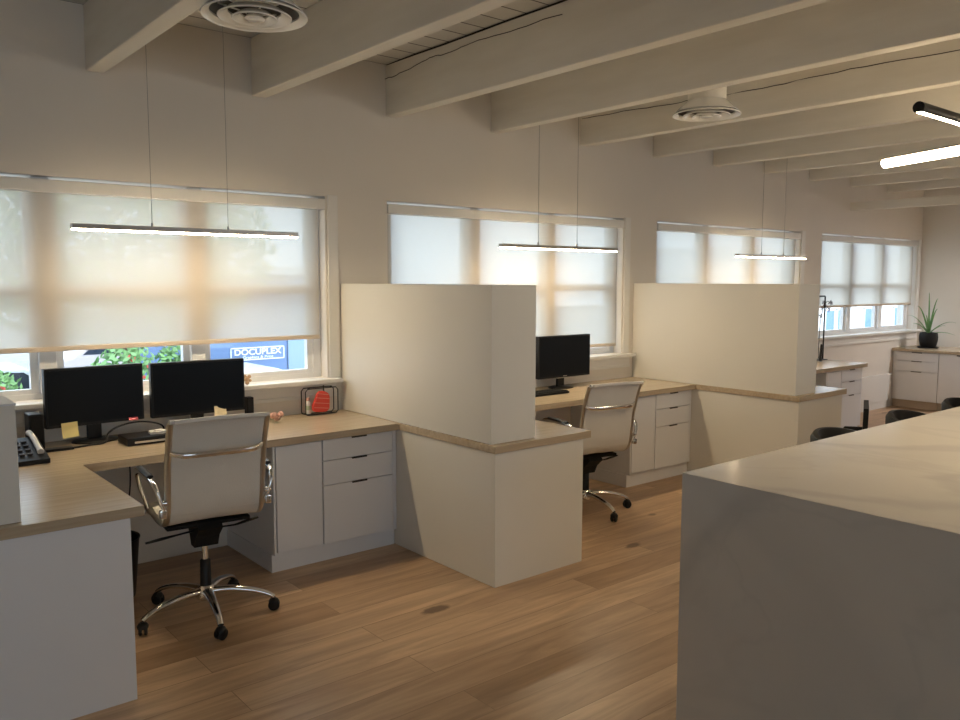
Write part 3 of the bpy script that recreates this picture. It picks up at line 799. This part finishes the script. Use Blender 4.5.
# black flat tray
tag(build('black_tray', MB().box(.86, 1.0, -.30, -.245, .7515, .764, .004), 'black', base=(.93, -.27, .751)), 'flat dark mat-like tray at the foot of the left speaker', 'tray')
# wire rack with red cloth
rk = empty('wire_rack', (2.485, -.09, .751), 'black wire frame rack standing in the desk corner below the sill', 'rack')
def loopy(y):
    return [(2.365, y, .765), (2.365, y, .90), (2.38, y, .918), (2.577, y, .918), (2.592, y, .90), (2.592, y, .77), (2.577, y, .756), (2.38, y, .756), (2.365, y, .765)]
build('wire_frame', MB().tube(loopy(-.115), .0035, 8).tube(loopy(-.06), .0035, 8).tube([(2.40, -.115, .756), (2.40, -.06, .756)], .003, 6).tube([(2.56, -.115, .756), (2.56, -.06, .756)], .003, 6)
      .tube([(2.40, -.115, .918), (2.40, -.06, .918)], .003, 6).tube([(2.56, -.115, .918), (2.56, -.06, .918)], .003, 6), 'black', rk, smooth=60)
build('hook', MB().tube([(2.49, -.115, .935), (2.49, -.115, .905), (2.49, -.12, .90)], .005, 6), 'black', rk)
mit = empty('oven_mitt', (2.50, -.14, .76), 'red striped cloth mitt hanging on the wire rack', 'mitt')
pts = [(2.445, .785), (2.46, .775), (2.54, .77), (2.562, .785), (2.566, .86), (2.558, .885), (2.53, .90), (2.495, .905), (2.478, .89), (2.462, .85), (2.445, .82)]
build('mitt_body', MB().prism(pts, 'y', -.145, -.122), 'red', mit).modifiers.new('bevel', 'BEVEL').width = .006
st = MB()
for z in (.795, .825, .855, .88):
    a0 = 2.448 if z < .83 else (2.464 if z < .86 else 2.475)
    st.prism([(a0+.004, z+.008), (2.562, z-.006), (2.562, z-.003), (a0+.004, z+.011)], 'y', -.1462, -.1448)
build('stripe', st, 'redline', mit)
mit.location.x -= .045
bt = empty('small_bottle', (2.395, -.088, .758), 'small pale green and white bottle inside the wire rack', 'bottle')
build('bottle_body', MB().lathe([(0, .7600), (.018, .7600), (.019, .765), (.019, .825), (.010, .84), (.010, .842)], (2.395, -.088, 0), 20), 'paper', bt, smooth=50)
build('bottle_label', MB().lathe([(.0195, .785), (.0195, .812)], (2.395, -.088, 0), 20), 'greenp', bt, smooth=50)
build('bottle_cap', MB().lathe([(.011, .842), (.011, .860), (0, .862)], (2.395, -.088, 0), 16), 'rose', bt, smooth=50)
# keyboard / laptop wedge at second desk
kp = empty('keyboard', (4.28, -.33, .751), 'black keyboard on the second desk in front of the monitor', 'keyboard')
build('keyboard_body', MB().box(4.02, 4.40, -.40, -.255, .7515, .768, .006), 'black', kp)
ks = MB()
for a in range(5):
    for b in range(14):
        x = 4.032+b*.0258; y = -.392+a*.0262
        ks.box(x, x+.0215, y, y+.0215, .7681, .773, .001)
build('keys', ks, 'blackm', kp)
# under-desk
wbk = empty('waste_bin', (1.10, -.42, 0), 'black waste bin under the left desk, showing past the end panel', 'bin')
build('bin_body', MB().lathe([(0, .001), (.115, .001), (.12, .006), (.145, .29), (.150, .30), (.150, .305), (.141, .302), (.115, .012), (0, .010)], (1.105, -.42, 0), 36), 'black', wbk, smooth=50)
tag(build('loose_cable', MB().tube([(1.33, -.03, .70), (1.33, -.05, .50), (1.30, -.07, .30), (1.27, -.10, .12), (1.22, -.14, .01), (1.10, -.18, .006), (.96, -.16, .006)], .004, 8, smooth=6), 'black', base=(1.25, -.2, .004), smooth=60),
    'thin black cable hanging down under the left desk behind the chair', 'cable')

# ------------------------------------------------------------------ far desk stand + plant
fs = empty('metal_frame_stand', (8.36, -.25, .751), 'thin tall black metal stand on the farthest desk against the window', 'stand')
build('frame', MB().tube([(8.425, -.25, .757), (8.425, -.25, 1.42), (8.415, -.25, 1.43), (8.05, -.25, 1.43), (8.04, -.25, 1.42), (8.04, -.25, .757)], .008, 8), 'black', fs, smooth=50)
build('foot', MB().box(8.02, 8.438, -.30, -.20, .7515, .759, .003), 'black', fs)
orc = empty('cut_flower_sprig', (8.44, -.22, 1.0), 'sprig of small dark blossoms at the top of the black stand', 'flowers')
build('flower_stem', MB().tube([(8.36, -.235, .766), (8.37, -.232, 1.1), (8.42, -.23, 1.28), (8.52, -.22, 1.37), (8.60, -.21, 1.36)], .004, 6, smooth=4), 'stem', orc)
rn = random.Random(5)
for (x, z) in ((8.43, 1.30), (8.47, 1.34), (8.44, 1.36), (8.52, 1.31), (8.58, 1.36), (8.62, 1.35), (8.40, 1.22), (8.56, 1.28)):
    fl = MB()
    a0 = rn.uniform(0, 2)
    for k in range(5):
        a = a0+2*PI*k/5; p = Vector((x, -.225, z))
        d = Vector((math.cos(a), rn.uniform(-.4, .4), math.sin(a)))*.03; q = Vector((-math.sin(a), 0, math.cos(a)))*.011
        fl.quad(p, p+d*.6+q, p+d, p+d*.6-q)
    build('blossom', fl, 'petal', orc)
# leaning dark object beside it
tag(build('pen_stand', MB().tube([(8.165, -.36, .757), (8.215, -.34, .93)], [.016, .010], 10), 'black', base=(8.17, -.36, .751), smooth=50), 'short dark slanted rod on the farthest desk by the partition', 'pen stand')

pl = empty('potted_plant', (10.93, -.31, .751), 'spiky green aloe in a black pot on the end wall counter', 'potted plant')
build('saucer', MB().lathe([(0, .7515), (.11, .7515), (.13, .765), (.125, .768), (.10, .757), (0, .757)], (10.93, -.31, 0), 32), 'blackm', pl, smooth=50)
build('pot', MB().lathe([(0, .759), (.082, .759), (.092, .768), (.108, .85), (.108, .90), (.100, .948), (.092, .948), (.094, .925), (0, .92)], (10.93, -.31, 0), 36), 'black', pl, smooth=50)
rn = random.Random(11)
spec = [(-.27, .25, .0), (-.22, .15, .05), (.33, .20, -.05), (.30, .06, .02), (-.02, .46, 0), (.05, .40, .1), (-.11, .33, -.1), (-.14, .14, -.12), (.14, .12, .14), (.02, .22, -.16), (-.06, .16, .16), (.10, .30, -.02)]
for dy, dz, dx in spec:
    # dy>0 : toward the viewer's right (room -y)
    p0 = Vector((10.93, -.31, .925)); L = math.hypot(dy, dz)
    pts = []
    for k in range(9):
        t = k/8
        pts.append((p0.x+dx*t, p0.y-dy*t, p0.z+dz*(1-(1-t)**1.6)*1.15-(.15*abs(dy)*t*t*1.5)))
    build('leaf', MB().tube(pts, [.010*(1-(k/8)**1.5)+.0015 for k in range(9)], 6, flat=(.5, 1.2)), 'aloe', pl, smooth=60)

# ------------------------------------------------------------------ outdoors
ZG = -1.7
struct('street_ground', MB().box(-30, 110, .25, 70, ZG-.2, ZG), 'asphalt')
# building with the sign
bl = empty('shop_building', (8.4, 14.5, ZG), 'low blue panelled shop building across the street with a white framed sign', 'building')
build('wall', MB().box(6.8, 9.20, 14, 18, ZG, 1.55), 'bluewall', bl)
build('side_bay', MB().box(9.21, 10.4, 13.95, 18, ZG, 1.7), 'ltblue', bl)
build('roof', MB().box(6.6, 10.6, 13.8, 18.2, 1.71, 1.9), 'stucco', bl)
build('downpipe', MB().box(10.41, 10.50, 13.9, 14.0, ZG, 1.7), 'bluewall', bl)
sg = MB()
sx0, sx1, sz0, sz1, tk = 7.74, 9.12, -.34, -.03, .024
sy = 13.985
sg.box(sx0, sx1, sy, 13.999, sz1-tk, sz1).box(sx0, sx1, sy, 13.999, sz0, sz0+tk).box(sx0, sx0+tk, sy, 13.999, sz0, sz1).box(sx1-tk, sx1, sy, 13.999, sz0, sz1)
sgo = build('sign_frame', sg, 'signwhite', bl)
def text(body, cx, y, z, size, w, parent, off=0.0):
    cu = bpy.data.curves.new('t', 'FONT'); cu.body = body; cu.size = size; cu.align_x = 'CENTER'; cu.align_y = 'CENTER'; cu.extrude = .004; cu.offset = off
    to = bpy.data.objects.new('t', cu); COL.objects.link(to)
    bpy.context.view_layer.update()
    me = bpy.data.meshes.new_from_object(to.evaluated_get(bpy.context.evaluated_depsgraph_get()))
    wd = max(v.co.x for v in me.vertices)-min(v.co.x for v in me.vertices)
    k = w/wd
    bpy.data.objects.remove(to)
    M4 = Matrix.Translation((cx, y, z)) @ Matrix.Rotation(PI/2, 4, 'X') @ Matrix.Diagonal((k, 1, 1, 1))
    me.transform(Matrix.Translation(-Vector(root_of(parent).location)) @ M4)
    me.materials.append(M['signwhite'])
    o = bpy.data.objects.new('sign_lettering', me); COL.objects.link(o); o.parent = parent
    return o
text('DOCUPLEX', (sx0+sx1)/2, 13.99, -.15, .20, 1.20, sgo, .004)
text('Graphics & Print', (sx0+sx1)/2, 13.99, -.275, .085, .78, sgo, .001)

# cars
def car(x, y, rz, m, label):
    r = empty('parked_car', (0, 0, 0), label, 'car', 'parked cars across the street')
    prof = [(-2.1, .35), (-2.15, .65), (-2.0, .88), (-1.7, .95), (-1.15, 1.38), (-.4, 1.46), (.45, 1.42), (1.1, .98), (1.9, .82), (2.12, .62), (2.1, .35), (1.7, .28), (-1.7, .28)]
    b = build('car_body', MB().prism(prof, 'y', -.82, .82), m, r, local=True); bv = b.modifiers.new('bevel', 'BEVEL'); bv.width = .09; bv.segments = 3
    build('car_windows', MB().prism([(-1.42, .98), (-1.05, 1.31), (-.4, 1.37), (.4, 1.33), (.9, .98)], 'y', -.826, .826), 'carglass', r, local=True)
    for sx in (-1.3, 1.3):
        for sy in (-1, 1):
            build('wheel', MB().lathe([(0, -.09), (.29, -.09), (.33, -.05), (.33, .05), (.29, .09), (0, .09)], (sx, sy*.75, .331), 28, M4=Matrix.Rotation(PI/2, 4, 'X')), 'tyre', r, local=True, smooth=50)
    r.location = (x, y, ZG); r.rotation_euler = (0, 0, rz); return r
car(3.1, 15.5, 0, 'carwhite', 'white car seen through the gap above the left monitor')
car(2.2, 13.0, math.radians(6), 'carsilver', 'pinkish silver car seen through the lowest left window pane')
car(8.0, 23.0, math.radians(-5), 'carsilver', 'silver car far across the street behind the bush')
car(0.6, 21.0, math.radians(-5), 'carblue', 'dark blue car behind the silver one at the left edge')
car(7.3, 12.2, 0, 'carwhite', 'white car parked in front of the blue shop wall')

def leaf_cloud(c, rad, n, size, seed):
    rn = random.Random(seed); mb = MB()
    for _ in range(n):
        while True:
            p = Vector((rn.uniform(-1, 1), rn.uniform(-1, 1), rn.uniform(-1, 1)))
            if .45 < p.length < 1: break
        p = Vector((p.x*rad[0], p.y*rad[1], p.z*rad[2]))+Vector(c)
        u = Vector((rn.gauss(0, 1), rn.gauss(0, 1), rn.gauss(0, 1))).normalized(); v = u.orthogonal().normalized()*size*.5; u = u*size
        mb.quad(p-u*.5, p+v*.6, p+u*.5, p-v*.6)
    return mb
def bush(x, y, rad, h, seed, label, flowers=True):
    r = empty('garden_bush', (x, y, ZG), label, 'bush')
    build('foliage', leaf_cloud((x, y, ZG+h*.55), (rad, rad*.8, h*.5), 1500, .13, seed), 'bushleaf', r)
    build('stem', MB().tube([(x, y, ZG), (x+.05, y, ZG+h*.6)], [.05, .02], 8), 'bark', r)
    if flowers: build('blossoms', leaf_cloud((x, y-.1, ZG+h*.5), (rad*1.03, rad*.85, h*.45), 130, .12, seed+1), 'flower', r)
bush(3.75, 8.3, .62, 2.3, 1, 'green bush with red blossoms outside the first window, behind the monitors')
bush(2.2, 9.4, .45, 1.85, 2, 'smaller flowering bush outside, left of the green one')
bush(4.9, 9.6, .45, 2.15, 6, 'plain green bush outside behind the gap between the monitors', False)
def tree(x, y, h, seed, label, rad=(2.1, 1.8, 1.7), n=4200):
    r = empty('street_tree', (x, y, ZG), label, 'tree')
    build('trunk', MB().tube([(x, y, ZG), (x+.08, y, ZG+h*.35), (x-.05, y+.1, ZG+h*.6), (x, y, ZG+h*.8)], [.16, .12, .09, .04], 10, smooth=4), 'bark', r, smooth=60)
    rn = random.Random(seed)
    mb = leaf_cloud((x, y, ZG+h*.72), rad, n, .17, seed)
    build('crown', mb, 'leaf', r)
tree(4.6, 11.2, 5.4, 21, 'leafy green tree seen through the leftmost blind', (2.9, 2.0, 1.9), 8500)
tree(.6, 16.5, 6.0, 22, 'leafy tree at the far left outside')
# white building seen through the far window
wbd = empty('white_building', (50, 19, ZG), 'bright white building with narrow blue windows beyond the farthest window', 'building')
build('wall', MB().box(34, 66, 18, 24, ZG, 3.2), 'stucco', wbd)
for k, x in enumerate((37.5, 41.2, 43.6, 44.9, 48.1, 51.9, 55.5, 59)):
    f = build('window', MB().box(x-.45, x+.45, 17.93, 18.02, -1.35, -.05), 'bglass', wbd)
    build('window_surround', MB().box(x-.55, x-.45, 17.9, 18.0, ZG+.2, 0).box(x+.45, x+.55, 17.9, 18.0, ZG+.2, 0).box(x-.55, x+.55, 17.9, 18.0, -.05, .05), 'vinyl', f)

# ------------------------------------------------------------------ light
w = bpy.data.worlds.new('World'); sc.world = w; w.use_nodes = True
n = w.node_tree.nodes; l = w.node_tree.links
bg = n['Background']; bg.inputs['Color'].default_value = (.74, .86, 1.0, 1); bg.inputs['Strength'].default_value = 2.45
sd = bpy.data.lights.new('sun', 'SUN'); sd.energy = 1.6; sd.angle = math.radians(3); sd.color = (1, .95, .87)
so = bpy.data.objects.new('sun', sd); COL.objects.link(so); so.rotation_euler = (math.radians(52), 0, math.radians(15)); so.location = (0, -5, 12)
# daylight portals at the windows
for i, (x0, x1) in enumerate(WIN):
    ld = bpy.data.lights.new('window_portal', 'AREA'); ld.shape = 'RECTANGLE'; ld.size = x1-x0; ld.size_y = WZ1-WZ0; ld.cycles.is_portal = True
    lo = bpy.data.objects.new('window_portal', ld); COL.objects.link(lo); lo.location = ((x0+x1)/2, .20, (WZ0+WZ1)/2); lo.rotation_euler = (-PI/2, 0, 0)

for i, (x0, x1) in enumerate(FILL_WIN):  # portals for the added fill windows
    ld = bpy.data.lights.new('window_portal', 'AREA'); ld.shape = 'RECTANGLE'; ld.size = x1-x0; ld.size_y = 1.6; ld.cycles.is_portal = True
    lo = bpy.data.objects.new('window_portal', ld); COL.objects.link(lo); lo.location = ((x0+x1)/2, YS-.18, 1.7); lo.rotation_euler = (PI/2, 0, 0)

# ------------------------------------------------------------------ camera
yaw, pit, rol = math.radians(39.504), math.radians(-5.583), math.radians(.123)
F = Vector((math.sin(yaw)*math.cos(pit), math.cos(yaw)*math.cos(pit), math.sin(pit)))
R = Vector((math.cos(yaw), -math.sin(yaw), 0)); U = R.cross(F)
R2 = R*math.cos(rol)+U*math.sin(rol); U2 = -R*math.sin(rol)+U*math.cos(rol)
cd = bpy.data.cameras.new('camera'); cd.sensor_width = 36; cd.lens = 820.26*36/960; cd.clip_end = 300; cd.clip_start = .05
co = bpy.data.objects.new('camera', cd); COL.objects.link(co)
co.matrix_world = Matrix(((R2.x, U2.x, -F.x, 0), (R2.y, U2.y, -F.y, -4.679), (R2.z, U2.z, -F.z, 1.595), (0, 0, 0, 1)))
sc.camera = co
sc.view_settings.view_transform = 'Standard'; sc.view_settings.look = 'None'; sc.view_settings.gamma = 1
sc.view_settings.use_curve_mapping = False
sc.view_settings.exposure = .60
